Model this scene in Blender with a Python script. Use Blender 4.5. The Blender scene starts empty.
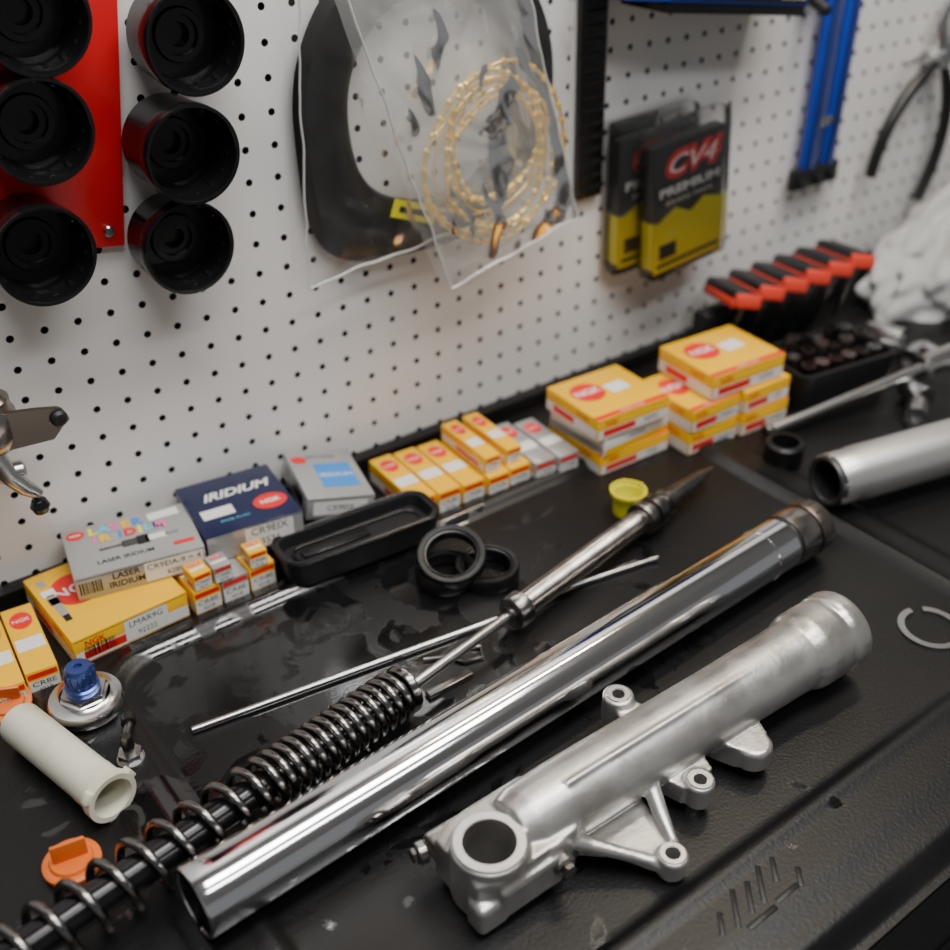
import bpy, bmesh, math, random
from mathutils import Vector, Matrix, noise
random.seed(4)
T=Matrix.Translation
def Rm(a,ax): return Matrix.Rotation(math.radians(a),4,ax)
S=0.001
# ------------------------------------------------------------------ materials
def mat(name,col,rough=.5,metal=0,bump=None,var=None,rvar=None,spec=.5,trans=0,coat=0):
    m=bpy.data.materials.new(name);m.use_nodes=True
    nt=m.node_tree;N=nt.nodes;L=nt.links;b=N['Principled BSDF']
    b.inputs['Base Color'].default_value=(*col,1);b.inputs['Roughness'].default_value=rough
    b.inputs['Metallic'].default_value=metal;b.inputs['Specular IOR Level'].default_value=spec
    b.inputs['Transmission Weight'].default_value=trans;b.inputs['Coat Weight'].default_value=coat
    tc=N.new('ShaderNodeTexCoord')
    def nz(scale,det=4):
        n=N.new('ShaderNodeTexNoise');n.inputs['Scale'].default_value=scale;n.inputs['Detail'].default_value=det
        L.new(tc.outputs['Object'],n.inputs['Vector']);return n
    if var:
        sc,c2,lo,hi=var;n=nz(sc);r=N.new('ShaderNodeMapRange');r.inputs[1].default_value=lo;r.inputs[2].default_value=hi
        L.new(n.outputs['Fac'],r.inputs[0]);mx=N.new('ShaderNodeMix');mx.data_type='RGBA'
        mx.inputs[6].default_value=(*col,1);mx.inputs[7].default_value=(*c2,1)
        L.new(r.outputs[0],mx.inputs[0]);L.new(mx.outputs[2],b.inputs['Base Color'])
    if rvar:
        sc,r1,r2,lo,hi=rvar;n=nz(sc);r=N.new('ShaderNodeMapRange')
        r.inputs[1].default_value=lo;r.inputs[2].default_value=hi;r.inputs[3].default_value=r1;r.inputs[4].default_value=r2
        L.new(n.outputs['Fac'],r.inputs[0]);L.new(r.outputs[0],b.inputs['Roughness'])
    if bump:
        sc,st,di=bump;n=nz(sc);bp=N.new('ShaderNodeBump');bp.inputs['Strength'].default_value=st;bp.inputs['Distance'].default_value=di
        L.new(n.outputs['Fac'],bp.inputs['Height']);L.new(bp.outputs[0],b.inputs['Normal'])
    return m
M_={}
M_['peg']=mat('pegboard_white',(.80,.785,.765),.40,bump=(60,.15,.001))
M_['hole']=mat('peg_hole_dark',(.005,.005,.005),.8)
M_['bench']=mat('black_plastic',(.004,.004,.0045),.4,bump=(420,.35,.0006),var=(9,(.009,.008,.0075),.5,.75))
def bench_wet(m):
    nt=m.node_tree;N=nt.nodes;L=nt.links;b=N['Principled BSDF']
    tc=N.new('ShaderNodeTexCoord');n=N.new('ShaderNodeTexNoise');n.inputs['Scale'].default_value=26;n.inputs['Detail'].default_value=6;n.inputs['Distortion'].default_value=.8
    L.new(tc.outputs['Object'],n.inputs['Vector'])
    d=N.new('ShaderNodeVectorMath');d.operation='DISTANCE';d.inputs[1].default_value=(.27,.56,0);L.new(tc.outputs['Object'],d.inputs[0])
    a=N.new('ShaderNodeMath');a.operation='MULTIPLY_ADD';a.inputs[1].default_value=-.72;L.new(d.outputs['Value'],a.inputs[0]);L.new(n.outputs['Fac'],a.inputs[2])
    def mr(lo,hi,sock):
        r=N.new('ShaderNodeMapRange');r.inputs[1].default_value=.40;r.inputs[2].default_value=.46;r.inputs[3].default_value=lo;r.inputs[4].default_value=hi
        L.new(a.outputs[0],r.inputs[0]);L.new(r.outputs[0],sock)
    bp=[q for q in N if q.type=='BUMP'][0]
    mr(.40,.08,b.inputs['Roughness']);mr(.38,1.0,b.inputs['Specular IOR Level']);mr(.4,.1,bp.inputs['Strength'])
bench_wet(M_['bench'])
M_['blk']=mat('black_gloss_plastic',(.006,.006,.007),.2)
M_['blkm']=mat('black_matte',(.008,.008,.009),.48,bump=(300,.2,.0005))
M_['rub']=mat('black_rubber',(.006,.006,.006),.34)
M_['red']=mat('red_paint',(.66,.010,.016),.35)
M_['chrome']=mat('chrome',(.93,.94,.96),.10,1)
M_['steel']=mat('steel',(.58,.58,.58),.25,1)
M_['steeld']=mat('dark_steel',(.17,.165,.16),.28,1,var=(60,(.32,.30,.28),.45,.65))
M_['dtube']=mat('oily_steel',(.44,.41,.38),.25,1,var=(45,(.24,.22,.21),.45,.65))
M_['alu']=mat('cast_aluminium',(.60,.59,.57),.34,.85,bump=(260,.3,.0005),var=(22,(.36,.34,.31),.46,.74),rvar=(40,.28,.42,.4,.6))
M_['alus']=mat('brushed_aluminium',(.70,.69,.67),.33,.85,bump=(200,.12,.0004))
M_['alum']=mat('machined_aluminium',(.74,.74,.73),.2,1)
M_['spring']=mat('spring_steel',(.27,.26,.25),.2,1)
M_['bush']=mat('bushing_bronze',(.24,.20,.17),.35,1)
M_['ptfe']=mat('bushing_grey',(.06,.06,.062),.4,.6)
M_['yel']=mat('carton_yellow',(.92,.50,.003),.32)
M_['white']=mat('print_white',(.80,.79,.76),.4)
M_['pred']=mat('print_red',(.76,.016,.012),.35)
M_['pblk']=mat('print_black',(.006,.006,.006),.4)
M_['cgrey']=mat('carton_silver',(.42,.42,.41),.28,.35)
M_['navy']=mat('carton_navy',(.007,.011,.055),.25)
M_['blue']=mat('print_blue',(.04,.24,.66),.35)
M_['bluea']=mat('blue_anodised',(.08,.12,.38),.28,.8)
M_['bluet']=mat('blue_paint',(.01,.05,.40),.32)
M_['lime']=mat('print_lime',(.90,.84,.006),.35)
M_['pink']=mat('print_pink',(.8,.15,.4),.35)
M_['cyan']=mat('print_cyan',(.1,.55,.7),.35)
M_['gold']=mat('gold_chain',(.98,.72,.22),.28,.7)
M_['wpl']=mat('white_nylon',(.78,.77,.64),.35,var=(25,(.56,.51,.34),.5,.75))
M_['ora']=mat('orange_plastic',(.74,.16,.02),.4)
M_['orr']=mat('red_orange_grip',(.70,.05,.025),.4)
M_['ycup']=mat('yellow_plastic',(.74,.68,.03),.3)
M_['cloth']=mat('grey_cloth',(.46,.46,.455),.85,bump=(90,.3,.001))
M_['floor']=mat('floor_concrete',(.05,.05,.052),.6,bump=(20,.2,.002),var=(6,(.09,.085,.08),.4,.6))
M_['ceil']=mat('ceiling_paint',(.7,.69,.67),.8)
M_['wall']=mat('wall_paint',(.3,.3,.3),.8)
def film(name,tr,col,rough=.14,refl=1.38,dif=.5):
    m=bpy.data.materials.new(name);m.use_nodes=True;nt=m.node_tree;N=nt.nodes;L=nt.links
    for n in list(N):
        if n.type=='BSDF_PRINCIPLED': N.remove(n)
    g=N.new('ShaderNodeBsdfGlossy');g.inputs['Roughness'].default_value=rough;g.inputs['Color'].default_value=(1,1,1,1)
    d1=N.new('ShaderNodeBsdfTranslucent');d1.inputs['Color'].default_value=(*col,1)
    d2=N.new('ShaderNodeBsdfDiffuse');d2.inputs['Color'].default_value=(*col,1)
    d=N.new('ShaderNodeMixShader');d.inputs[0].default_value=dif;L.new(d1.outputs[0],d.inputs[1]);L.new(d2.outputs[0],d.inputs[2])
    t=N.new('ShaderNodeBsdfTransparent');t.inputs['Color'].default_value=(.99,.99,.99,1)
    m1=N.new('ShaderNodeMixShader');m1.inputs[0].default_value=1-tr
    L.new(t.outputs[0],m1.inputs[1]);L.new(d.outputs[0],m1.inputs[2])
    fr=N.new('ShaderNodeFresnel');fr.inputs['IOR'].default_value=refl
    m2=N.new('ShaderNodeMixShader');L.new(fr.outputs[0],m2.inputs[0]);L.new(m1.outputs[0],m2.inputs[1]);L.new(g.outputs[0],m2.inputs[2])
    L.new(m2.outputs[0],N['Material Output'].inputs[0])
    return m
M_['film']=film('clear_bag_film',.975,(.8,.8,.8),.12,1.30)
M_['film2']=film('milky_bag_film',.80,(.85,.85,.83),.18,1.36,.75)
M_['seam']=film('bag_seam_film',.45,(.9,.9,.88),.2,1.4,.8)
# ------------------------------------------------------------------ builder
class B:
    def __init__(s): s.v=[];s.f=[];s.m=[];s.mats=[]
    def mi(s,k):
        if k not in s.mats: s.mats.append(k)
        return s.mats.index(k)
    def add(s,vs,fs,k,M=None):
        o=len(s.v);i=s.mi(k)
        for v in vs:
            v=Vector(v); s.v.append(M@v if M is not None else v)
        for f in fs: s.f.append([a+o for a in f]);s.m.append(i)
        return s
    def box(s,c,sz,k,M=None,bev=0,seg=2):
        bm=bmesh.new();bmesh.ops.create_cube(bm,size=1)
        for v in bm.verts: v.co=Vector((v.co.x*sz[0]+c[0],v.co.y*sz[1]+c[1],v.co.z*sz[2]+c[2]))
        if bev: bmesh.ops.bevel(bm,geom=bm.edges[:],offset=bev,segments=seg,affect='EDGES',profile=.5)
        bm.verts.index_update()
        s.add([v.co.copy() for v in bm.verts],[[v.index for v in f.verts] for f in bm.faces],k,M);bm.free();return s
    def lathe(s,prof,k,M=None,seg=48,a0=0,a1=360):
        vs=[];idx=[];full=abs(a1-a0)>=360;n=seg if full else seg+1
        for r,z in prof:
            if r<1e-4: vs.append((0,0,z));idx.append([len(vs)-1]*n)
            else:
                row=[]
                for i in range(n):
                    a=math.radians(a0+(a1-a0)*i/seg);vs.append((r*math.cos(a),r*math.sin(a),z));row.append(len(vs)-1)
                idx.append(row)
        fs=[]
        for j in range(len(prof)-1):
            for i in range(seg):
                i2=(i+1)%n
                q=[idx[j][i],idx[j][i2],idx[j+1][i2],idx[j+1][i]]
                u=[]
                for a in q:
                    if a not in u: u.append(a)
                if len(u)>2: fs.append(u)
        return s.add(vs,fs,k,M)
    def cyl(s,p0,p1,r,k,seg=32,ch=0,r1=None,M=None):
        p0=Vector(p0);p1=Vector(p1);L=(p1-p0).length;r1=r if r1 is None else r1
        A=ali(p0,p1)
        if M is not None: A=M@A
        pr=[(0,0),(r-ch,0),(r,ch),(r1,L-ch),(r1-ch,L),(0,L)] if ch else [(0,0),(r,0),(r1,L),(0,L)]
        return s.lathe(pr,k,A,seg)
    def sweep(s,pts,r,k,seg=8,closed=False,M=None,flat=1):
        pts=[Vector(p) for p in pts];n=len(pts);vs=[];fs=[]
        t0=(pts[1]-pts[0]).normalized();up=Vector((0,0,1)) if abs(t0.z)<.9 else Vector((1,0,0))
        nrm=(up-t0*up.dot(t0)).normalized()
        for i in range(n):
            if closed: t=(pts[(i+1)%n]-pts[i-1]).normalized()
            else: t=(pts[min(i+1,n-1)]-pts[max(i-1,0)]).normalized()
            nrm=(nrm-t*nrm.dot(t)).normalized();bn=t.cross(nrm)
            rr=r[i] if isinstance(r,(list,tuple)) else r
            for j in range(seg):
                a=2*math.pi*j/seg;vs.append(pts[i]+nrm*rr*math.cos(a)*flat+bn*rr*math.sin(a))
        m=n if closed else n-1
        for i in range(m):
            for j in range(seg):
                a=i*seg+j;b=i*seg+(j+1)%seg;c=((i+1)%n)*seg+(j+1)%seg;d=((i+1)%n)*seg+j;fs.append([a,b,c,d])
        if not closed: fs.append(list(range(seg))[::-1]);fs.append([(n-1)*seg+j for j in range(seg)])
        return s.add(vs,fs,k,M)
    def prism(s,out,z0,z1,k,M=None):
        n=len(out);vs=[(x,y,z0) for x,y in out]+[(x,y,z1) for x,y in out]
        fs=[list(range(n))[::-1],list(range(n,2*n))]+[[i,(i+1)%n,(i+1)%n+n,i+n] for i in range(n)]
        return s.add(vs,fs,k,M)
    def quad(s,w,h,k,M): return s.add([(-w/2,-h/2,0),(w/2,-h/2,0),(w/2,h/2,0),(-w/2,h/2,0)],[[0,1,2,3]],k,M)
    def disc(s,rx,ry,k,M,n=28): return s.add([(rx*math.cos(2*math.pi*i/n),ry*math.sin(2*math.pi*i/n),0) for i in range(n)],[list(range(n))],k,M)
    def text(s,st,size,k,M,w=None,shear=0,bold=0):
        cu=bpy.data.curves.new('t','FONT');cu.body=st;cu.size=size;cu.align_x='CENTER';cu.align_y='CENTER';cu.shear=shear;cu.offset=bold*size;cu.resolution_u=3
        ob=bpy.data.objects.new('t',cu);bpy.context.collection.objects.link(ob)
        dg=bpy.context.evaluated_depsgraph_get();me=bpy.data.meshes.new_from_object(ob.evaluated_get(dg))
        sx=1
        if w and len(me.vertices):
            xs=[v.co.x for v in me.vertices];sx=w/max(1e-6,max(xs)-min(xs))
        s.add([(v.co.x*sx,v.co.y,v.co.z) for v in me.vertices],[list(p.vertices) for p in me.polygons],k,M)
        bpy.data.objects.remove(ob);bpy.data.curves.remove(cu);bpy.data.meshes.remove(me);return s
    def mesh(s,name,off=Vector((0,0,0))):
        me=bpy.data.meshes.new(name);me.from_pydata([(v-off)*S for v in s.v],[],s.f)
        for k in s.mats: me.materials.append(M_[k])
        me.polygons.foreach_set('material_index',s.m)
        me.polygons.foreach_set('use_smooth',[True]*len(s.f));me.update()
        me.set_sharp_from_angle(angle=math.radians(38))
        return me
    def done(s,name,org=None):
        if org is None:
            lo=[min(v[i] for v in s.v) for i in range(3)];hi=[max(v[i] for v in s.v) for i in range(3)]
            org=Vector(((lo[0]+hi[0])/2,(lo[1]+hi[1])/2,lo[2]))
        org=Vector(org)
        o=bpy.data.objects.new(name,s.mesh(name,org));bpy.context.collection.objects.link(o);o.location=org*S
        return o
def ali(p0,p1):
    z=(Vector(p1)-Vector(p0)).normalized();up=Vector((0,0,1)) if abs(z.z)<.95 else Vector((1,0,0))
    x=up.cross(z).normalized();y=z.cross(x)
    return Matrix(((x.x,y.x,z.x,p0[0]),(x.y,y.y,z.y,p0[1]),(x.z,y.z,z.z,p0[2]),(0,0,0,1)))
def sm(a,b,x):
    t=max(0,min(1,(x-a)/(b-a)));return t*t*(3-2*t)
# ------------------------------------------------------------------ room
b=B();b.box((700,-400,-910),(5600,5200,20),'floor');b.done('floor')
b=B();b.box((700,-400,1760),(5600,5200,20),'ceil');b.done('ceiling')
b=B();b.box((700,810,425),(5600,20,2650),'wall');b.done('wall_back')
def pegboard():
    p=24.4;x0=-340;z0=2;nx=92;nz=36;hr=2.9;V=[];Fc=[];mi=[];n=12
    sq=[]
    for i in range(n):
        a=2*math.pi*i/n+math.pi/4;c,s_=math.cos(a),math.sin(a);k=p/2/max(abs(c),abs(s_));sq.append((c*k,s_*k,c*hr,s_*hr))
    for i in range(nx):
        for j in range(nz):
            cx=x0+p*i+p/2;cz=z0+p*j+p/2;o=len(V)
            for a in sq: V.append((cx+a[0],755,cz+a[1]))
            for a in sq: V.append((cx+a[2],755,cz+a[3]))
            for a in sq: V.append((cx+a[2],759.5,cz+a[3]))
            for q in range(n):
                r=(q+1)%n
                Fc.append((o+q,o+r,o+n+r,o+n+q));mi.append(0)
                Fc.append((o+n+q,o+n+r,o+2*n+r,o+2*n+q));mi.append(1)
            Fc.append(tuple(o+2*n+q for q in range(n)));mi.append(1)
    me=bpy.data.meshes.new('pegboard');me.from_pydata([(a*S,b_*S,c*S) for a,b_,c in V],[],Fc)
    me.materials.append(M_['peg']);me.materials.append(M_['hole']);me.polygons.foreach_set('material_index',mi);me.update()
    o=bpy.data.objects.new('pegboard',me);bpy.context.collection.objects.link(o)
pegboard()
# ------------------------------------------------------------------ workbench
def rrsd(x,y,x0,x1,y0,y1,r):
    cx,cy=(x0+x1)/2,(y0+y1)/2;qx=abs(x-cx)-(x1-x0)/2+r;qy=abs(y-cy)-(y1-y0)/2+r
    return min(max(qx,qy),0)+math.hypot(max(qx,0),max(qy,0))-r
def bench_h(x,y):
    d=rrsd(x,y,140,702,250,622,34)
    z=sm(-3,7,d)*7-sm(9,16,d)*2.5
    d2=rrsd(x,y,-420,100,260,640,30)
    if d2<0: z=z*(1-sm(0,-8,d2))
    d3=rrsd(x,y,742,1300,300,640,34);z-=sm(3,-6,d3)*4.5
    z=z*(1-sm(640,646,y))
    z-=sm(212,190,y)*3
    z-=sm(184,170,y)*14
    return z
def bench():
    xs=[-420+i*5 for i in range(420)];ys=[166,168,170,172,175,178,181,184]+[188+i*3.6 for i in range(159)]
    bb=B();nx=len(xs);V=[(x,y,bench_h(x,y)) for y in ys for x in xs]
    Fc=[[j*nx+i,j*nx+i+1,(j+1)*nx+i+1,(j+1)*nx+i] for j in range(len(ys)-1) for i in range(nx-1)]
    bb.add(V,Fc,'bench')
    x1=xs[-1]
    bb.box(((x1-420)/2,460,-45),(x1+420,586,50),'bench')
    bb.box(((x1-420)/2,748,7),(x1+420,14,16),'bench',bev=2)
    for (cx,cy,l,a) in [(352,222,26,50),(364,222,22,50),(376,224,26,50),(390,226,18,50),(338,220,16,50),(360,209,24,0),(384,211,20,0),(398,214,14,50)]:
        bb.box((0,0,0),(l,4,3),'bench',T((cx,cy,3.4))@Rm(a,'Z'),bev=1)
    bb.box(((x1-420)/2,480,-480),(x1+420-60,540,820),'blkm')
    for i in range(4):
        for j in range(3):
            bb.box((-100+j*640,208,-170-i*190),(600,8,170),'blkm',bev=3)
            bb.box((-100+j*640,200,-110-i*190),(300,12,14),'steeld',bev=3)
    return bb.done('workbench',(0,0,0))
bench()
# ------------------------------------------------------------------ chrome fork tube
b=B();P0=(103,391,29);P1=(662,420,25.5);A=ali(P0,P1);L=(Vector(P1)-Vector(P0)).length
b.lathe([(18,60),(18,1),(19,0),(20.6,0),(21.5,1.2)]+[(21.5,1.2+(L-75.2)*i/30) for i in range(1,31)]+[(21.1,L-73.5),(21.1,L-70),(21.5,L-69.5),(21.5,L-44)],'chrome',A,128)
b.lathe([(0,60),(18,60)],'pblk',A,48)
b.lathe([(21.5,L-44),(20.7,L-43.5),(20.7,L-40)],'ptfe',A,64)
b.lathe([(20.7,L-40),(22.4,L-39.5),(22.6,L-38),(22.6,L-19),(22.3,L-18),(20.5,L-18),(20.5,L-15)],'dtube',A,64)
b.lathe([(20.5,L-15),(22.6,L-15),(22.9,L-14),(22.9,L-2),(22.3,L-.5),(20,L)],'bush',A,64)
b.lathe([(20,L),(16.5,L),(16.5,L-30),(0,L-30)],'ptfe',A,48)
for i in range(16): b.box((21.8,0,L-8),(3,1.6,9),'ptfe',A@Rm(22.5*i,'Z'))
b.done('chrome_fork_tube')
# ------------------------------------------------------------------ cast fork lower leg
def lower_leg(name,far=568):
    b=B();p0=(268,325,30);ax=ali(p0,(far,322,31))
    L=far-268
    b.lathe([(0,2),(19,2),(22.5,12),(23.6,40),(23.8,180),(24.6,L-66),(25.4,L-50),(27.8,L-44),(28.6,L-40),(28.6,L-21),(27.5,L-19),(27.5,L-16),(29,L-14),(29.4,L-11),(29.4,L-2),(28,L),(0,L)],'alu',ax,64)
    b.cyl((249,317,4),(249,317,44),22.5,'alu',48,1)
    b.prism([(228,302),(240,295),(300,299),(312,312),(312,342),(296,350),(242,349),(229,342)],7,37,'alu')
    b.cyl((229,347,24),(250,347,24),8.5,'alu',24,1)
    b.cyl((283,296,24),(283,306,24),12,'alu',32,1)
    b.box((262,301,20),(46,18,24),'alu',bev=3)
    b.box((294,325,40),(34,30,21),'alu',bev=6)
    b.box((236,301,14),(22,16,22),'alu',bev=4)
    b.cyl((392,364,16),(392,364,37),10.5,'alu',32,1);b.prism([(380,340),(406,340),(400,360),(384,360)],18,32,'alu')
    b.prism([(296,306),(360,306),(352,268),(348,258),(338,256),(332,262),(318,286)],8,13,'alu')
    b.sweep([(290,308,28),(306,296,20),(326,276,14),(336,264,12)],[6,5,3.6,3],'alu',10);b.sweep([(364,306,26),(357,288,18),(352,274,14),(349,264,12)],[6,5,3.6,3],'alu',10)
    b.cyl((342,263,3),(342,263,18),9.5,'alu',32,1)
    b.cyl((390,288,8),(389,287,27),9.5,'alu',32,1);b.prism([(378,290),(404,290),(410,308),(372,308)],9,24,'alu')
    b.cyl((442,290,7),(442,290,24),12.5,'alu',32,2);b.prism([(429,290),(455,290),(462,310),(420,310)],7,24,'alu')
    b.box((395,317,52.9),(180,3,2.4),'alu',bev=.6)
    ob=b.done(name,(0,0,0))
    md=ob.modifiers.new('r','REMESH');md.mode='VOXEL';md.voxel_size=.0012;md.use_smooth_shade=True
    ms=ob.modifiers.new('s','SMOOTH');ms.iterations=5;ms.factor=.5
    c=B()
    c.cyl((249,317,-5),(249,317,60),15.5,'alum',48)
    c.lathe([(0,L-90),(22.5,L-90),(22.5,L-6),(24.5,L+5),(0,L+5)],'ptfe',ax,64)
    c.cyl((342,263,-5),(342,263,30),4.6,'ptfe',24);c.cyl((389,287,4),(389,287,40),4.4,'ptfe',24)
    c.cyl((392,364,10),(392,364,50),4.2,'ptfe',24)
    c.box((236,352,24),(46,26,2.2),'ptfe')
    co=c.done('cut',(0,0,0))
    mb=ob.modifiers.new('b','BOOLEAN');mb.operation='DIFFERENCE';mb.object=co;mb.solver='EXACT'
    dg=bpy.context.evaluated_depsgraph_get();me=bpy.data.meshes.new_from_object(ob.evaluated_get(dg))
    bpy.data.objects.remove(co);ob.modifiers.clear();old=ob.data;ob.data=me;bpy.data.meshes.remove(old);me.name=name
    while len(me.materials)<2: me.materials.append(M_['alum'])
    me.polygons.foreach_set('use_smooth',[True]*len(me.polygons));me.set_sharp_from_angle(angle=math.radians(40))
    d=B()
    d.lathe([(15.6,38),(15.6,45),(20.6,45),(21.2,44),(21.2,42)],'alum',T((249,317,0)),48)
    for (p,q) in [((283,297,24),(283,289,24)),((226,347,24),(220,348,24))]:
        d.cyl(p,q,7,'dtube',24,1);d.cyl(q,Vector(q)+(Vector(q)-Vector(p))*.5,4.6,'steeld',6,.6)
    for p in [(342,263,18),(389,287,27),(392,364,37)]:
        d.lathe([(4.8,-1),(4.8,.6),(7.6,.6),(8,0)],'alum',T(p),32)
    dm=d.mesh('d');bm=bmesh.new();bm.from_mesh(me)
    base=len(me.materials)
    for m_ in dm.materials: me.materials.append(m_)
    bm2=bmesh.new();bm2.from_mesh(dm)
    for f in bm2.faces: f.material_index+=base
    tmp=bpy.data.meshes.new('x');bm2.to_mesh(tmp);bm.from_mesh(tmp);bm.to_mesh(me)
    bm.free();bm2.free();bpy.data.meshes.remove(tmp);bpy.data.meshes.remove(dm)
    return ob
lower_leg('fork_lower_leg')
b=B();P0=(716,450,30);P1=(1130,356,30);A=ali(P0,P1);L=(Vector(P1)-Vector(P0)).length
b.lathe([(17,40),(17,2),(19,0),(21.5,0),(22.5,3),(22.5,6)],'ptfe',A,64)
b.lathe([(22.5,6),(23.5,8),(23.5,28),(24.5,32),(24.5,170),(26,178),(26,L-40),(29,L-34),(29,L),(0,L)],'alus',A,64)
b.lathe([(0,40),(17,40)],'pblk',A,32)
for a in (60,180,300):
    b.prism([(-9,0),(9,0),(7,-14),(3,-19),(-3,-19),(-7,-14)],-2,2,'alus',A@Rm(a,'Z')@T((20,0,2))@Rm(90,'Y')@Rm(-90,'Z'))
b.done('fork_lower_leg')
# ------------------------------------------------------------------ spring over damper cartridge
b=B();a0=Vector((10,420,26));a1=Vector((288,464,23));A=ali(a0,a1);L=(a1-a0).length
pts=[];z=2;ang=0
while z<L-3:
    u=z/L;pitch=19 if u<.5 else 19-(u-.5)/.12*11 if u<.62 else 8
    z+=pitch/24;ang+=2*math.pi/24;k=17.4-1.6*sm(.45,.7,u)
    pts.append((k*math.cos(ang),k*math.sin(ang),z))
b.sweep(pts,2.8,'spring',10,M=A)
b.lathe([(0,-30),(9,-30),(10.5,-27),(10.5,L*.6),(8,L*.6+2),(8,L+2),(0,L+2)],'blk',A,32)
b.lathe([(9,L-2),(16,L-2),(17.5,L),(17.5,L+3),(15,L+5),(4,L+5)],'spring',A,32)
b.done('fork_spring')
b=B();d0=Vector((292,464.5,21));d1=Vector((671,537,16));A=ali(d0,d1);L=(d1-d0).length
b.lathe([(0,0),(4,0),(4,107)],'steel',A,24)
b.lathe([(4,105),(7,105),(7,108),(12,109),(13.5,111),(13.5,121),(11,123),(9.4,125)],'steeld',A,40)
b.lathe([(9.4,125),(9.8,126),(9.8,264),(10.3,265),(10.3,274)],'dtube',A,48)
b.lathe([(10.3,274),(14,275),(14.6,277),(14.6,284),(11,285),(11,288),(14,289),(14.4,291),(14.4,298),(10,300),(10,307),(12,308),(12,313),(9,315),(8.6,332),(6,364),(3.2,L-6),(2,L),(0,L)],'steeld',A,48)
b.done('damper_rod')
b=B();b.cyl((165,536,2.6),(400,502.5,2.6),2.5,'steel',20,.6);b.done('push_rod')
b=B();b.cyl((430,506,2.6),(552,484,2.6),2.3,'steel',20,.6);b.cyl((440,499,2.2),(535,492,2.2),1.5,'steeld',12);b.done('push_rod')
# ------------------------------------------------------------------ seals
def seal(M,name,k=1):
    b=B();b.lathe([(19*k,2),(17.5*k,7),(19*k,12),(22*k,13),(25*k,13),(26*k,11.5),(26*k,2),(25*k,0),(21*k,0),(19*k,2)],'rub',M,64)
    b.lathe([(20.3*k,12.8),(20.8*k,14),(21.4*k,13)],'blk',M,64)
    return b.done(name)
seal(T((428,552,.2)),'fork_oil_seal')
seal(T((405,568,15))@Rm(-14,'Y')@Rm(16,'X'),'fork_oil_seal',1.06)
seal(T((399,568,.6)),'fork_dust_seal',.93)
b=B();M0=T((579,549,.2));b.lathe([(0,0),(11,0),(12,1),(12.6,14),(13,20),(16,21),(16,24),(14.5,24),(14,20),(11.2,3),(0,3)],'ycup',M0,40)
for i in range(6):
    a=i*math.pi/3;b.box((0,0,0),(3,2,4),'ycup',T((579+15*math.cos(a),549+15*math.sin(a),23))@Rm(60*i,'Z'),bev=.5)
b.done('yellow_plastic_cup')
b=B();b.lathe([(19,0),(24,0),(24,1.6),(19,1.6),(19,0)],'steel',T((656,299,.3))@Rm(75,'Z'),48,0,335);b.done('circlip')
# ------------------------------------------------------------------ fork cap
b=B();M=T((117,597,5.2))
b.lathe([(0,0),(22,0),(25,1.5),(25.4,3),(25.4,8),(24,10),(19,11),(17,12.5)],'alum',M,56)
b.lathe([(17,12.5),(15.5,13),(15.5,17),(0,17)],'alum',M,6)
b.lathe([(11,16),(11.5,17),(11.5,21),(10,22),(10,25),(0,25)],'bluea',M,40)
b.lathe([(9.8,24),(9.8,34),(8,37),(3,37),(3,35),(0,35)],'bluea',M,12)
for i in range(12):
    b.box((9.8,0,29),(1.6,2,10),'bluea',M@Rm(30*i,'Z'),bev=.4)
b.done('fork_top_cap')
b=B();M=T((122,533,5))
b.lathe([(0,0),(9,0),(9,2.4),(0,2.4)],'steel',M,32);b.lathe([(8,2.4),(8,8),(0,8)],'steel',M,6);b.lathe([(4,8),(4,20),(3,22),(0,22)],'steeld',M,24)
b.cyl((124,547,9),(132,560,9),3,'steeld',16);b.cyl((132,560,10),(134,566,10),5,'blkm',16)
b.done('small_bolt')
b=B();A=ali((73,598,16.5),(98,497,18.5));L=104
b.lathe([(11,3),(11,0),(13.6,0),(14.3,1.5),(14.4,80),(14.8,82),(14.8,96),(16.6,97),(16.6,104),(13.2,104),(13,100),(12.6,54),(0,54)],'wpl',A,48)
for i in range(3): b.box((17,0,100.5),(4,8,6),'wpl',A@Rm(120*i+25,'Z'),bev=1)
b.done('white_plastic_sleeve')
def ocap(M,n='orange_plug'):
    b=B();b.lathe([(0,3),(12,3),(13,0),(16,0),(17,1.5),(17,5),(15.5,6),(13,6),(12,8),(0,8)],'ora',M,40)
    b.box((0,0,14),(2.6,20,15),'ora',M,bev=1);b.done(n)
ocap(T((63,479,.5))@Rm(80,'Z'));ocap(T((73,634,4))@Rm(18,'X')@Rm(70,'Z'))
b=B();b.sweep([(330,500,1.6),(345,492,1.6),(352,480,1.6),(366,476,1.6),(372,486,1.6),(362,492,1.6)],1.6,'steeld',8)
b.box((330,468,2.4),(38,7,4),'steeld',Matrix.Identity(4),bev=1);b.done('wire_clip')
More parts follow.
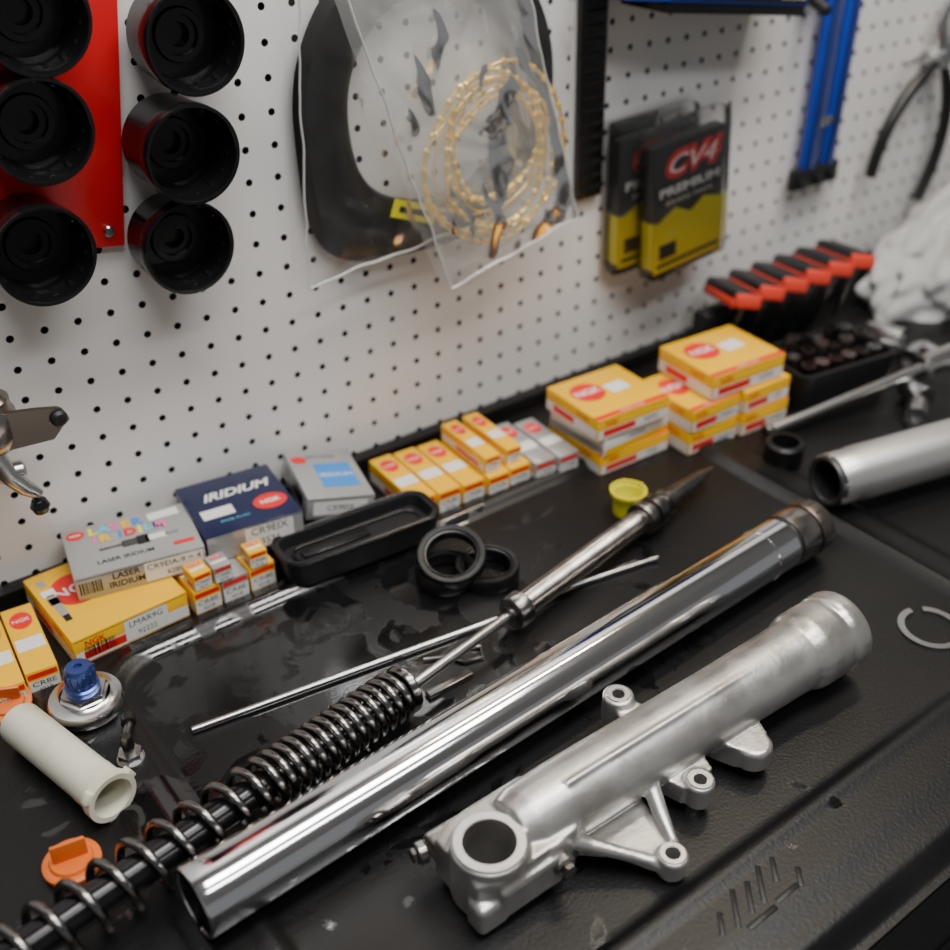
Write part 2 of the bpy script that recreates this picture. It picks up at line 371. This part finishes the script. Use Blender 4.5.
# ------------------------------------------------------------------ cartons
def front(M,w,d,x,z): return M@T((x,-d/2-.15,z))@Rm(90,'X')
def left(M,w,y,z): return M@T((-w/2-.15,y,z))@Rm(-90,'Z')@Rm(90,'X')
def barcode(b,F,w,h,k='pblk'):
    x=-w/2
    while x<w/2:
        q=random.choice([.5,.8,1.2]);b.quad(q,h,k,F@T((x,0,.05)));x+=q+random.choice([.6,.9])
def carton4(x,y,z,w,d,h,rot,style,tilt=None,name='spark_plug_box',code='CR9EIX',num='3521'):
    M=T((x,y,z))@Rm(rot,'Z')
    if tilt is not None: M=M@tilt
    b=B();base={'y':'yel','l':'cgrey','n':'navy','g':'cgrey','w':'white','r':'yel'}[style]
    b.box((0,0,h/2),(w,d,h),base,M,bev=.8)
    b.quad(w-2,.5,'pblk',front(M,w,d,0,h-2))
    tp=lambda px,py,a=0:M@T((px,py,h+.15))@Rm(a,'Z')
    if style in 'yr':
        b.disc(w*.2,d*.22,'pred',tp(-w*.2,d*.12));b.text('NGK',d*.17,'white',tp(-w*.2,d*.12)@T((0,0,.1)),bold=.02)
        b.quad(w*.26,d*.22,'white',tp(w*.16,d*.05,4))
        if style=='r': b.quad(w,d*.08,'pred',tp(0,-d*.45));b.text('SPARK PLUGS',d*.06,'white',tp(0,-d*.45)@T((0,0,.1)))
        b.quad(w-2,h*.42,'white',front(M,w,d,0,h*.28));b.quad(w*.45,h*.3,'pred',front(M,w,d,-w*.2,h*.3)@T((0,0,.05)))
        b.text(code if code!='LMAR9G' else '',h*.3,'pblk',front(M,w,d,w*.25,h*.3)@T((0,0,.1)));b.text('NGK',h*.3,'pred',front(M,w,d,-w*.32,h*.72)@T((0,0,.1)),bold=.02)
        b.quad(d-2,h*.45,'white',left(M,w,0,h*.28));b.quad(d*.4,h*.3,'pred',left(M,w,d*.15,h*.28)@T((0,0,.05)))
        b.text('NGK',h*.36,'pred',left(M,w,-d*.22,h*.74)@T((0,0,.05)))
    if style=='y' and code=='LMAR9G':
        b.quad(w*.38,h*.8,'white',front(M,w,d,w*.12,h*.5)@T((0,0,.15)));b.text('LMAR9G',h*.3,'pblk',front(M,w,d,w*.12,h*.68)@T((0,0,.2)))
        b.text('92222',h*.26,'pblk',front(M,w,d,w*.12,h*.3)@T((0,0,.2)));barcode(b,front(M,w,d,-w*.28,h*.4)@T((0,0,.15)),w*.26,h*.42)
        for (px,py,pw,ph,k) in [(-36,0,6,30,'cgrey'),(-36,18,10,9,'white'),(-36,-18,5,8,'pblk'),(-36,6,8,9,'steeld'),(-36,32,6,8,'cgrey')]:
            b.quad(pw,ph,k,tp(px,py,0)@T((0,0,.15)))
    if style=='l':
        b.disc(7,6,'pred',tp(-w*.40,d*.34));b.text('NGK',4,'white',tp(-w*.40,d*.34)@T((0,0,.1)),bold=.03)
        cols=['lime','cyan','pink','yel','blue','pred']
        for i,c in enumerate('LASER'): b.text(c,13,cols[i%6],tp(-26+i*8.5,22)@T((0,0,.1)),bold=.05)
        for i,c in enumerate('IRIDIUM'): b.text(c,13,cols[(i+2)%6],tp(-26+i*7.6+(4 if i>1 else 0),10)@T((0,0,.12)),bold=.05)
        for (px,pw,ph,k) in [(-20,18,3,'steeld'),(-6,12,9,'steeld'),(4,9,12,'pblk'),(14,16,7,'white'),(26,10,4,'steel')]:
            b.quad(pw,ph,k,tp(px+4,-4)@T((0,0,.12)))
        b.text('LASER IRIDIUM',6.5,'pblk',tp(-8,-20),bold=.02);b.quad(16,5,'pred',tp(36,-20));b.quad(24,10,'white',tp(w*.3,d*.36,3))
        b.text('LASER\nIRIDIUM',h*.36,'pblk',front(M,w,d,-w*.12,h*.52),bold=.02)
        b.quad(w*.46,h*.8,'white',front(M,w,d,w*.25,h*.5)@T((0,0,.1)));b.text('CR9EIA-9 = 4',h*.32,'pblk',front(M,w,d,w*.25,h*.68)@T((0,0,.2)),w=w*.42)
        b.text('6289',h*.3,'pblk',front(M,w,d,w*.25,h*.3)@T((0,0,.2)));barcode(b,front(M,w,d,-w*.39,h*.5),w*.16,h*.5)
    if style=='n':
        b.text('IRIDIUM',15,'white',tp(2,13),shear=.35,bold=.03,w=58);b.disc(14,11,'pred',tp(w*.28,-d*.18));b.text('NGK',7.5,'white',tp(w*.28,-d*.18)@T((0,0,.1)),bold=.03)
        b.quad(26,13,'white',tp(-20,-10));b.text('SPARK PLUGS',4,'cyan',tp(-10,-24))
        b.quad(w-1,h-1.5,'cgrey',front(M,w,d,0,h/2));b.quad(w*.5,h*.8,'white',front(M,w,d,w*.14,h*.5)@T((0,0,.05)));b.text(code,h*.38,'pblk',front(M,w,d,w*.14,h*.7)@T((0,0,.1)));b.text(num,h*.34,'pblk',front(M,w,d,w*.14,h*.28)@T((0,0,.1)))
        b.quad(d-3,h*.3,'pred',left(M,w,0,h*.3));b.text('NGK IRIDIUM',h*.3,'white',left(M,w,0,h*.7))
    if style=='g':
        b.quad(w*.55,d*.5,'blue',tp(w*.1,-d*.05,0));b.text('IRIDIUM',8,'white',tp(w*.1,-d*.05)@T((0,0,.1)));b.disc(7,6,'pred',tp(-w*.34,d*.3));b.text('spark plugs',6,'pblk',tp(0,d*.36))
        b.quad(w*.8,h*.6,'white',front(M,w,d,0,h*.5));b.text(code,h*.35,'pblk',front(M,w,d,0,h*.5)@T((0,0,.1)));b.quad(d*.7,h*.5,'steeld',left(M,w,0,h*.5))
    if style=='w':
        b.quad(w-3,h*.35,'yel',front(M,w,d,0,h*.2));b.text(code,h*.3,'pblk',front(M,w,d,0,h*.62)@T((0,0,.1)));b.quad(d-3,h*.35,'cgrey',left(M,w,0,h*.3));b.quad(w*.4,d*.3,'cgrey',tp(0,0))
    return b.done(name)
def carton1(x,y,z,rot=0,l=78,s=22,style='y',code='CR8E'):
    M=T((x,y,z))@Rm(rot,'Z');b=B()
    b.box((0,0,s/2),(s,l,s),'yel' if style!='w' else 'cgrey',M,bev=.6)
    tp=lambda px,py:M@T((px,py,s+.15))
    b.disc(s*.36,l*.13,'pred',tp(0,l*.27));b.text('NGK',s*.27,'white',tp(0,l*.27)@T((0,0,.1)))
    b.quad(s-3,l*.18,'white',tp(0,-l*.1))
    b.quad(s-1.5,s*.55,'white',front(M,s,l,0,s*.34));b.text(code,s*.27,'pblk',front(M,s,l,0,s*.46)@T((0,0,.1)),w=s*.75);b.text('4218',s*.22,'pblk',front(M,s,l,0,s*.2)@T((0,0,.1)));b.quad(s-2,s*.2,'pred',front(M,s,l,0,s*.8))
    b.quad(l-3,s*.4,'white',left(M,s,0,s*.3));b.quad(l*.5,s*.25,'pred',left(M,s,-l*.1,s*.3)@T((0,0,.05)));b.text('NGK SPARK PLUG',s*.22,'pred',left(M,s,0,s*.75))
    return b.done('small_spark_plug_box')
carton4(169,693,0,90,92,24,3,'y',code='LMAR9G')
carton4(201,708,24.2,97,66,21,-11,'l')
for i in range(3): carton1(231+i*23.4,683,0,0,74,22,'y' if i!=1 else 'w')
carton1(229,655,22.2,2,18,15);carton1(246,654,22.2,-2,18,15,'w');carton1(276,653,22.2,-3,16,15)
carton4(290,705,22.4,80,80,25,-7,'n')
carton1(104,672,0,-5);carton1(80,668,0,-5);carton1(56,664,0,-6)
carton4(370,704,21,58,78,21,-14,'g',tilt=Rm(10,'Y'))
b=B();b.box((372,704,7),(50,50,13.6),'blkm',bev=2);b.done('rubber_block')
for i,x in enumerate([436,460,484]): carton1(x,686-i*3,0,-3)
for i,x in enumerate([509,533]): carton1(x,676,0,-3)
for i,x in enumerate([507,531]): carton1(x,680,22.2,-3,72,16)
carton1(557,668,0,-3,76,22,'w');carton1(581,662,0,-3,72,22,'w')
carton4(643,642,0,84,76,20,-2,'r',code='CR8E');carton4(642,642,20.2,82,74,19,1,'w',code='DCPR7E');carton4(636,640,39.4,84,76,22,-3,'r',code='BR9ES')
carton4(722,617,0,62,74,24,-3,'r');carton4(721,617,24.2,62,74,24,-1,'r');carton4(789,610,0,62,72,25,-3,'r');carton4(788,611,25.2,62,72,23,-2,'y',code='CR7')
carton4(764,618,49.4,92,76,25,-4,'r',code='DPR8')
def rr(w,d,r,n=8):
    o=[]
    for (sx,sy,a) in [(1,1,0),(-1,1,90),(-1,-1,180),(1,-1,270)]:
        for i in range(n+1):
            t=math.radians(a+90*i/n);o.append((sx*(w/2-r)+r*math.cos(t),sy*(d/2-r)+r*math.sin(t)))
    return o
def open_tray(b,w,d,h,r,wall,k,M,fl=None):
    fl=wall if fl is None else fl
    o=rr(w,d,r);o2=rr(w*.95,d*.92,r*.9);i=rr(w-2*wall,d-2*wall,max(r-wall,1));n=len(o)
    V=[(x,y,0) for x,y in o2]+[(x,y,h) for x,y in o]+[(x,y,h) for x,y in i]+[(x*.96,y*.9,fl) for x,y in i]
    F=[list(range(n))[::-1]]
    for s_ in range(3):
        for q in range(n): F.append([s_*n+q,s_*n+(q+1)%n,(s_+1)*n+(q+1)%n,(s_+1)*n+q])
    F.append([3*n+q for q in range(n)]);b.add(V,F,k,M)
b=B();M=T((361,638,5.2))@Rm(-4,'Z');open_tray(b,140,46,23,15,5,'blkm',M,13)
b.sweep([(x,y,23) for x,y in rr(139,45,15)],1.5,'blk',8,True,M);b.sweep([(x,y,14) for x,y in rr(112,22,10)],1.4,'blk',8,True,M);b.box((-20,0,14),(60,10,3),'blk',M,bev=1);b.done('plastic_case')
# ------------------------------------------------------------------ right-hand background tools
b=B();M=T((905,598,0))@Rm(-8,'Z');open_tray(b,130,78,40,12,4,'blkm',M)
for i in range(6):
    for j in range(3): b.lathe([(0,6),(7,6),(7,44+4*((i*j)%3)),(5,44+4*((i*j)%3)),(5,38),(0,38)],'steel' if (i+j)%2 else 'steeld',M@T((-46+i*18,-22+j*22,0)),16)
b.done('socket_tray')
b=B()
for i in range(6):
    x=858+i*30;y=684-i*5
    Mh=T((x,y,82+i*3))@Rm(-24,'Z')@Rm(-10,'X')@Rm(10,'Y')
    b.box((0,16,2),(29,78,15),'blkm',Mh,bev=6,seg=3);b.box((0,-24,0),(29,8,15),'orr',Mh,bev=3.5);b.box((-14,14,-4),(5,74,9),'orr',Mh,bev=2)
    b.cyl((0,-20,-4),(0,6,-66),2.4,'steeld',12,M=Mh)
b.box((935,716,28),(190,22,56),'blkm',bev=4)
b.done('hex_driver_set')
b=B();b.box((1160,733,22),(240,14,44),'blkm',bev=4);b.done('tool_rail')
b=B();b.cyl((778,558,9),(975,520,34),5.5,'steel',24,1);b.cyl((965,523,33),(1010,514,39),12,'alum',24,3);b.cyl((990,494,34),(1000,545,34),8,'steel',24,2);b.cyl((776,558,9),(770,559,8),7,'steeld',20,1);b.done('breaker_bar')
b=B()
for (x,y,r,h,a) in [(905,485,11,36,30),(940,500,13,30,70),(1000,560,13,40,10),(975,585,11,34,50),(1030,590,15,40,100)]:
    A=ali((x,y,r),(x+h*math.cos(math.radians(a)),y+h*math.sin(math.radians(a)),r));b.lathe([(0,6),(r*.6,6),(r*.6,0),(r,0),(r,h*.6),(r*.8,h),(0,h)],'steel',A,24)
b.done('loose_sockets')
b=B();b.lathe([(0,0),(16,0),(18,3),(18,20),(16,22),(13,22),(12,6),(0,6)],'rub',T((753,522,.2)),36);b.done('rubber_cup')
b=B()
rg=[];na,nb=128,70
for j in range(nb+1):
    v=j/nb
    for i in range(na):
        a=2*math.pi*i/na;q=Vector((math.cos(a)*1.5,math.sin(a)*1.5,v*2.2))
        fold=1+.12*math.sin(a*4+2.6*math.sin(v*3.2)+1.3)*(1-v*.4)+.30*abs(noise.noise(q*1.5))+.12*noise.noise(q*3.1+Vector((4,2,0)))
        r=(1-v**2.4)**.62 if v<1 else 0
        zz=128*v*(1+.25*noise.noise(q+Vector((0,5,0))))
        x=1200+95*r*fold*math.cos(a)+25*v;y=662+64*r*fold*math.sin(a)
        rg.append((x,min(y,724),max(zz,.5)))
b.add(rg,[[j*na+i,j*na+(i+1)%na,(j+1)*na+(i+1)%na,(j+1)*na+i] for j in range(nb) for i in range(na)],'cloth');b.done('shop_rag')
# ------------------------------------------------------------------ wall: red board with filter cup wrenches
par=bpy.data.objects.new('oil_filter_wrench_set',None);bpy.context.collection.objects.link(par)
par.location=(.251,.750,.259)
PM=T((251,750,259))@Rm(8.5,'Y')
def child(b,name,p):
    o=b.done(name,(0,0,0));o.parent=p;o.matrix_parent_inverse=Matrix.Translation(p.location).inverted();return o
b=B();b.box((-75,0,150),(150,5,300),'red',PM,bev=2)
for z in (12,288):
    for x in (-12,-138): b.cyl((x,-2,z),(x,-5,z),4,'steel',16,1,M=PM)
child(b,'panel',par)
cups=[(204,704,425,33.5),(194,704,362,33),(180,704,286,33.5),(300,706,401,34.5),(288,696,331,33.5),(276,706,269,33.5)]
for i,(x,y,z,r) in enumerate(cups):
    s_=y/690;x=x*s_;z=550-(550-z)*s_
    b=B();A=ali((x,y,z),(x,748,z));D=748-y
    b.lathe([(r-3.0,1),(r-2.4,0),(r-.5,0),(r,.8),(r,12),(r-1.2,14),(r-1.8,D-6),(r-5,D),(0,D)],'blk',A,72)
    b.lathe([(r-3.0,1),(r-3.6,8),(r-4.4,9.5),(r-5.5,D-16),(r-7,D-13),(18,D-13),(17,D-16),(13,D-16),(12.5,D-13),(8,D-13),(7.5,D-7),(0,D-7)],'blk',A,60)
    for q in range(15): b.box((r-4.4,0,D*.45),(1.6,3.5,D*.5),'blk',A@Rm(24*q,'Z'),bev=.5)
    child(b,'cup_%d'%(i+1),par)
# ------------------------------------------------------------------ bags
def bag(corners,yb,k,seed,amp,b,nx=54,nz=54,seam=None):
    c=[Vector(q) for q in corners];V=[];F=[]
    for j in range(nz+1):
        for i in range(nx+1):
            u=i/nx;v=j/nz;p=(c[0]*(1-u)+c[1]*u)*(1-v)+(c[3]*(1-u)+c[2]*u)*v
            q=Vector((p.x/44,p.y/60,seed));d=noise.noise(q)*amp+abs(noise.noise(Vector((p.x/26+p.y/30,p.y/50-p.x/60,seed+4))))*amp*.9
            e=min(u,1-u,v,1-v);d*=min(1,e*8+.2)
            V.append((p.x+noise.noise(Vector((p.y/25,seed,u)))*2.5,yb-d,p.y+noise.noise(Vector((p.x/25,seed,3)))*3))
    for j in range(nz):
        for i in range(nx): a=j*(nx+1)+i;F.append([a,a+1,a+nx+2,a+nx+1])
    b.add(V,F,k)
    if seam:
        W=nx+1
        b.sweep([V[j*W] for j in range(nz+1)],1.0,seam,6);b.sweep([V[j*W+nx] for j in range(nz+1)],1.0,seam,6);b.sweep([V[nz*W+i] for i in range(nx+1)],1.2,seam,6)
par=bpy.data.objects.new('bagged_rubber_gasket',None);bpy.context.collection.objects.link(par);par.location=(.52,.74,.30)
b=B();n=96
def se(r,e,a,cx,cz):
    c,s_=math.cos(a),math.sin(a);k=(abs(c)**e+abs(s_)**e)**(-1/e);return (cx+r*k*c,cz+r*k*s_)
V=[];F=[]
sec=[(0,0),(6,-10),(20,-15),(34,-13),(44,-6),(46,0)]
for i in range(n):
    a=2*math.pi*i/n
    for (dr,dy) in sec:
        e=2.05+1.8*(math.sin(a)*math.cos(a)*2 if (math.sin(a)<0 and math.cos(a)<0) else 0)*(1-dr/60)
        x,z=se(126-dr,e,a,518,322);V.append((x,746+dy,z))
m=len(sec)
for i in range(n):
    for j in range(m-1): F.append([i*m+j,((i+1)%n)*m+j,((i+1)%n)*m+j+1,i*m+j+1])
b.add(V,F,'rub')
MM=T((486,728,240))@Rm(20,'Y')@Rm(90,'X')
b.quad(44,15,'lime',MM);b.quad(30,5,'pblk',MM@T((0,0,.3)))
child(b,'gasket',par)
b=B();b.cyl((470,757,418),(470,716,420),3,'steel',16,1);b.cyl((470,716,416),(470,716,434),3,'steel',16,1);child(b,'hook',par)
b=B();G=[(392,425),(640,425),(650,228),(380,203)];bag(G,722,'film',1.3,7,b,seam='seam');bag(G,749,'film',8.3,2,b);child(b,'bag',par)
par=bpy.data.objects.new('bagged_gold_chain',None);bpy.context.collection.objects.link(par);par.location=(.56,.71,.29)
b=B()
for k in range(9):
    cx=549+random.uniform(-10,12);cz=284+random.uniform(-14,12);r=random.uniform(46,70);ph=random.random()*6;ec=random.uniform(.9,1.08)
    N=150;pts=[]
    for i in range(N):
        a=2*math.pi*i/N;rr_=r+3*math.sin(3*a+ph)+2*noise.noise(Vector((a*2,k,0)))
        pts.append((cx+rr_*math.cos(a)*ec,699+1.5*math.sin(2*a+ph)+k*.9,cz+rr_*math.sin(a)))
    b.sweep(pts,.95 if k%2 else 1.4,'gold',6,True)
    if k%2==0:
        for i in range(0,N,5):
            p=Vector(pts[i]);q=Vector(pts[(i+2)%N]);b.sweep([p,(p+q)/2,q],[1.7,3.0,1.7],'gold',6)
child(b,'chain',par)
b=B();b.cyl((540,757,418),(540,692,420),3,'steel',16,1);b.cyl((540,692,416),(540,692,434),3,'steel',16,1);child(b,'hook',par)
b=B();C=[(410,425),(566,425),(636,213),(498,181)];bag(C,694,'film2',5.1,6,b,seam='seam');bag(C,712,'film2',2.2,1.5,b);child(b,'bag',par)
b=B();M=T((694,750.8,352))@Rm(-2,'Y');b.box((0,0,0),(31,8,300),'rub',M,bev=2)
for i in range(24):
    for s_ in (-1,1): b.box((s_*6,-4.5,-140+i*12),(13,3,5),'rub',M,bev=1)
b.cyl((697,758,440),(697,735,442),4,'steel',16,1)
b.done('rubber_strap')
def blister(x,y,z,w,h,dp,rot,name='brake_pad_package'):
    M=T((x,y,z))@Rm(rot,'Y');b=B()
    b.box((0,0,0),(w,dp,h),'pblk',M,bev=1.5)
    fr=lambda px,pz:M@T((px,-dp/2-.3,pz))@Rm(90,'X')
    V=[(-w/2,-h/2,0),(w/2,-h/2,0),(w/2,-h*.06,0),(w*.2,0,0),(w*.02,-h*.08,0),(-w*.2,0,0),(-w/2,-h*.1,0)]
    b.text('CV4',h*.25,'pred',fr(0,h*.33)@T((0,0,.3)),shear=.3,bold=.08,w=w*.8);b.text('CV4',h*.19,'white',fr(0,h*.33)@T((0,0,.4)),shear=.3,w=w*.66)
    b.text('PREMIUM',h*.09,'white',fr(0,h*.14)@T((0,0,.3)),w=w*.84,bold=.04);b.text('BRAKE PADS',h*.055,'white',fr(0,h*.05)@T((0,0,.3)),w=w*.65)
    b.box((0,0,-h*.27),(w*1.004,dp*1.01,h*.4),'lime',M,bev=1)
    b.add(V,[list(range(7))],'lime',fr(0,0)@T((0,0,.5)));b.quad(w*.9,h*.03,'pblk',fr(0,-h*.44)@T((0,0,.7)));b.quad(w*.24,h*.12,'pblk',fr(-w*.3,-h*.33)@T((0,0,.7)))
    b.box((0,-1,6),(w+9,dp+7,h+22),'film',M,bev=4);b.quad(w+18,h+34,'film',M@T((0,dp/2+3,6))@Rm(90,'X'))
    b.done(name)
blister(800,721,188,97,128,16,-6);blister(776,742,192,97,128,12,-3)
b=B();M=T((792,722,371))@Rm(7,'Y')
b.box((0,0,32),(238,62,62),'bluet',M,bev=1.5);b.box((26,0,-3),(186,56,10),'pblk',M,bev=1)
b.quad(180,22,'pblk',M@T((25,-31.4,14))@Rm(90,'X'));b.text('ADVANCED',15,'white',M@T((10,-31.8,16))@Rm(90,'X'),shear=.2);b.text('BRAKE PADS',6,'white',M@T((95,-31.8,8))@Rm(90,'X'))
b.done('blue_carton')
b=B()
for s_ in (-1,1):
    b.box((1034+s_*17,742,272),(23,7,230),'bluet',bev=2);b.box((1034+s_*17,737,272),(8,4,200),'bluea',bev=1)
b.box((1032,742,162),(78,10,24),'blkm',bev=3);b.box((1034,742,222),(40,9,10),'steel',bev=2);b.cyl((1034,736,390),(1034,756,390),12,'steel',24,2)
for x in (1006,1034,1058): b.box((x,735,158),(12,6,12),'blkm',bev=2)
b.done('piston_ring_tool')
b=B()
b.box((985,746,386),(44,16,60),'blkm',bev=5);b.cyl((985,752,352),(985,722,340),6,'blkm',16,2);b.done('black_hook')
b=B()
def arc(ps,n=14):
    ps=[Vector(p) for p in ps];o=[]
    for i in range(n+1):
        t=i/n;o.append(ps[0]*(1-t)**3+ps[1]*3*t*(1-t)**2+ps[2]*3*t*t*(1-t)+ps[3]*t**3)
    return o
b.sweep(arc([(1232,735,262),(1190,735,250),(1140,735,215),(1132,735,142)]),[4+3*min(1,i/4) for i in range(15)],'rub',12)
b.sweep(arc([(1226,735,262),(1262,735,230),(1285,735,170),(1240,735,92)]),[4+3*min(1,i/4) for i in range(15)],'rub',12)
b.cyl((1229,728,264),(1229,756,264),14,'steel',24,2);b.sweep([(1229,736,264),(1212,736,300),(1222,736,335)],[9,8,3],'steel',10);b.sweep([(1229,736,264),(1246,736,300),(1232,736,335)],[9,8,3],'steel',10)
b.sweep([(1160,738,262),(1200,738,270),(1229,738,264)],2,'steel',8)
b.done('pliers')
b=B();M=T((128,712,152))
b.lathe([(0,-2),(10,0),(17,6),(19,14),(19,30),(17,34),(17,40),(13,44),(0,44)],'dtube',M@T((-4,0,0)),40)
b.cyl((-4,0,20),(-4,43,20),12,'dtube',24,2,M=M)
b.prism([(0,0),(30,-2),(38,6),(38,20),(22,24),(0,28)],-2,2,'bush',M@T((2,-14,6))@Rm(90,'X'))
b.cyl((38,-20,19),(38,-8,19),6,'blkm',20,2,M=M)
b.sweep([(-8,-6,2),(-2,-10,-16),(6,-12,-28),(14,-14,-36)],[8,7,6,4],'steel',12,M=M);b.lathe([(0,-7),(5,-5),(7,0),(5,5),(0,7)],'blk',M@T((12,-15,-44)),20)
b.cyl((-14,-6,-14),(10,-8,-16),7,'steel',20,2,M=M)
b.done('carburetor')
# ------------------------------------------------------------------ lights
def tube_light(name,x,y,z,sx,sy,power,col,rx=0):
    l=bpy.data.lights.new(name,'AREA');l.shape='RECTANGLE';l.size=sx;l.size_y=sy;l.energy=power;l.color=col
    o=bpy.data.objects.new(name,l);o.location=(x,y,z);o.rotation_euler=(math.radians(rx),0,0);bpy.context.collection.objects.link(o)
tube_light('ceiling_lamp',.50,.12,1.6,1.5,.38,30,(1,.975,.94))
tube_light('ceiling_lamp',.40,-.55,1.65,1.6,.20,14,(.98,.98,1))
tube_light('ceiling_lamp',1.0,.60,1.2,.4,.06,5,(1,.84,.62))
w=bpy.data.worlds.new('world');bpy.context.scene.world=w;w.use_nodes=True
bg=w.node_tree.nodes['Background'];bg.inputs[0].default_value=(.72,.72,.72,1);bg.inputs[1].default_value=.25
# ------------------------------------------------------------------ camera
f=1100;p=math.radians(33);th=math.radians(53)
Fw=Vector((math.cos(th)*math.cos(p),math.sin(th)*math.cos(p),-math.sin(p)))
cd=bpy.data.cameras.new('camera');co=bpy.data.objects.new('camera',cd);bpy.context.collection.objects.link(co)
cd.sensor_width=36;cd.lens=36*f/950;cd.clip_start=.01
co.location=(0,0,.55);co.rotation_euler=Fw.to_track_quat('-Z','Y').to_euler()
cd.dof.use_dof=True;cd.dof.focus_distance=.72;cd.dof.aperture_fstop=3.8
bpy.context.scene.camera=co
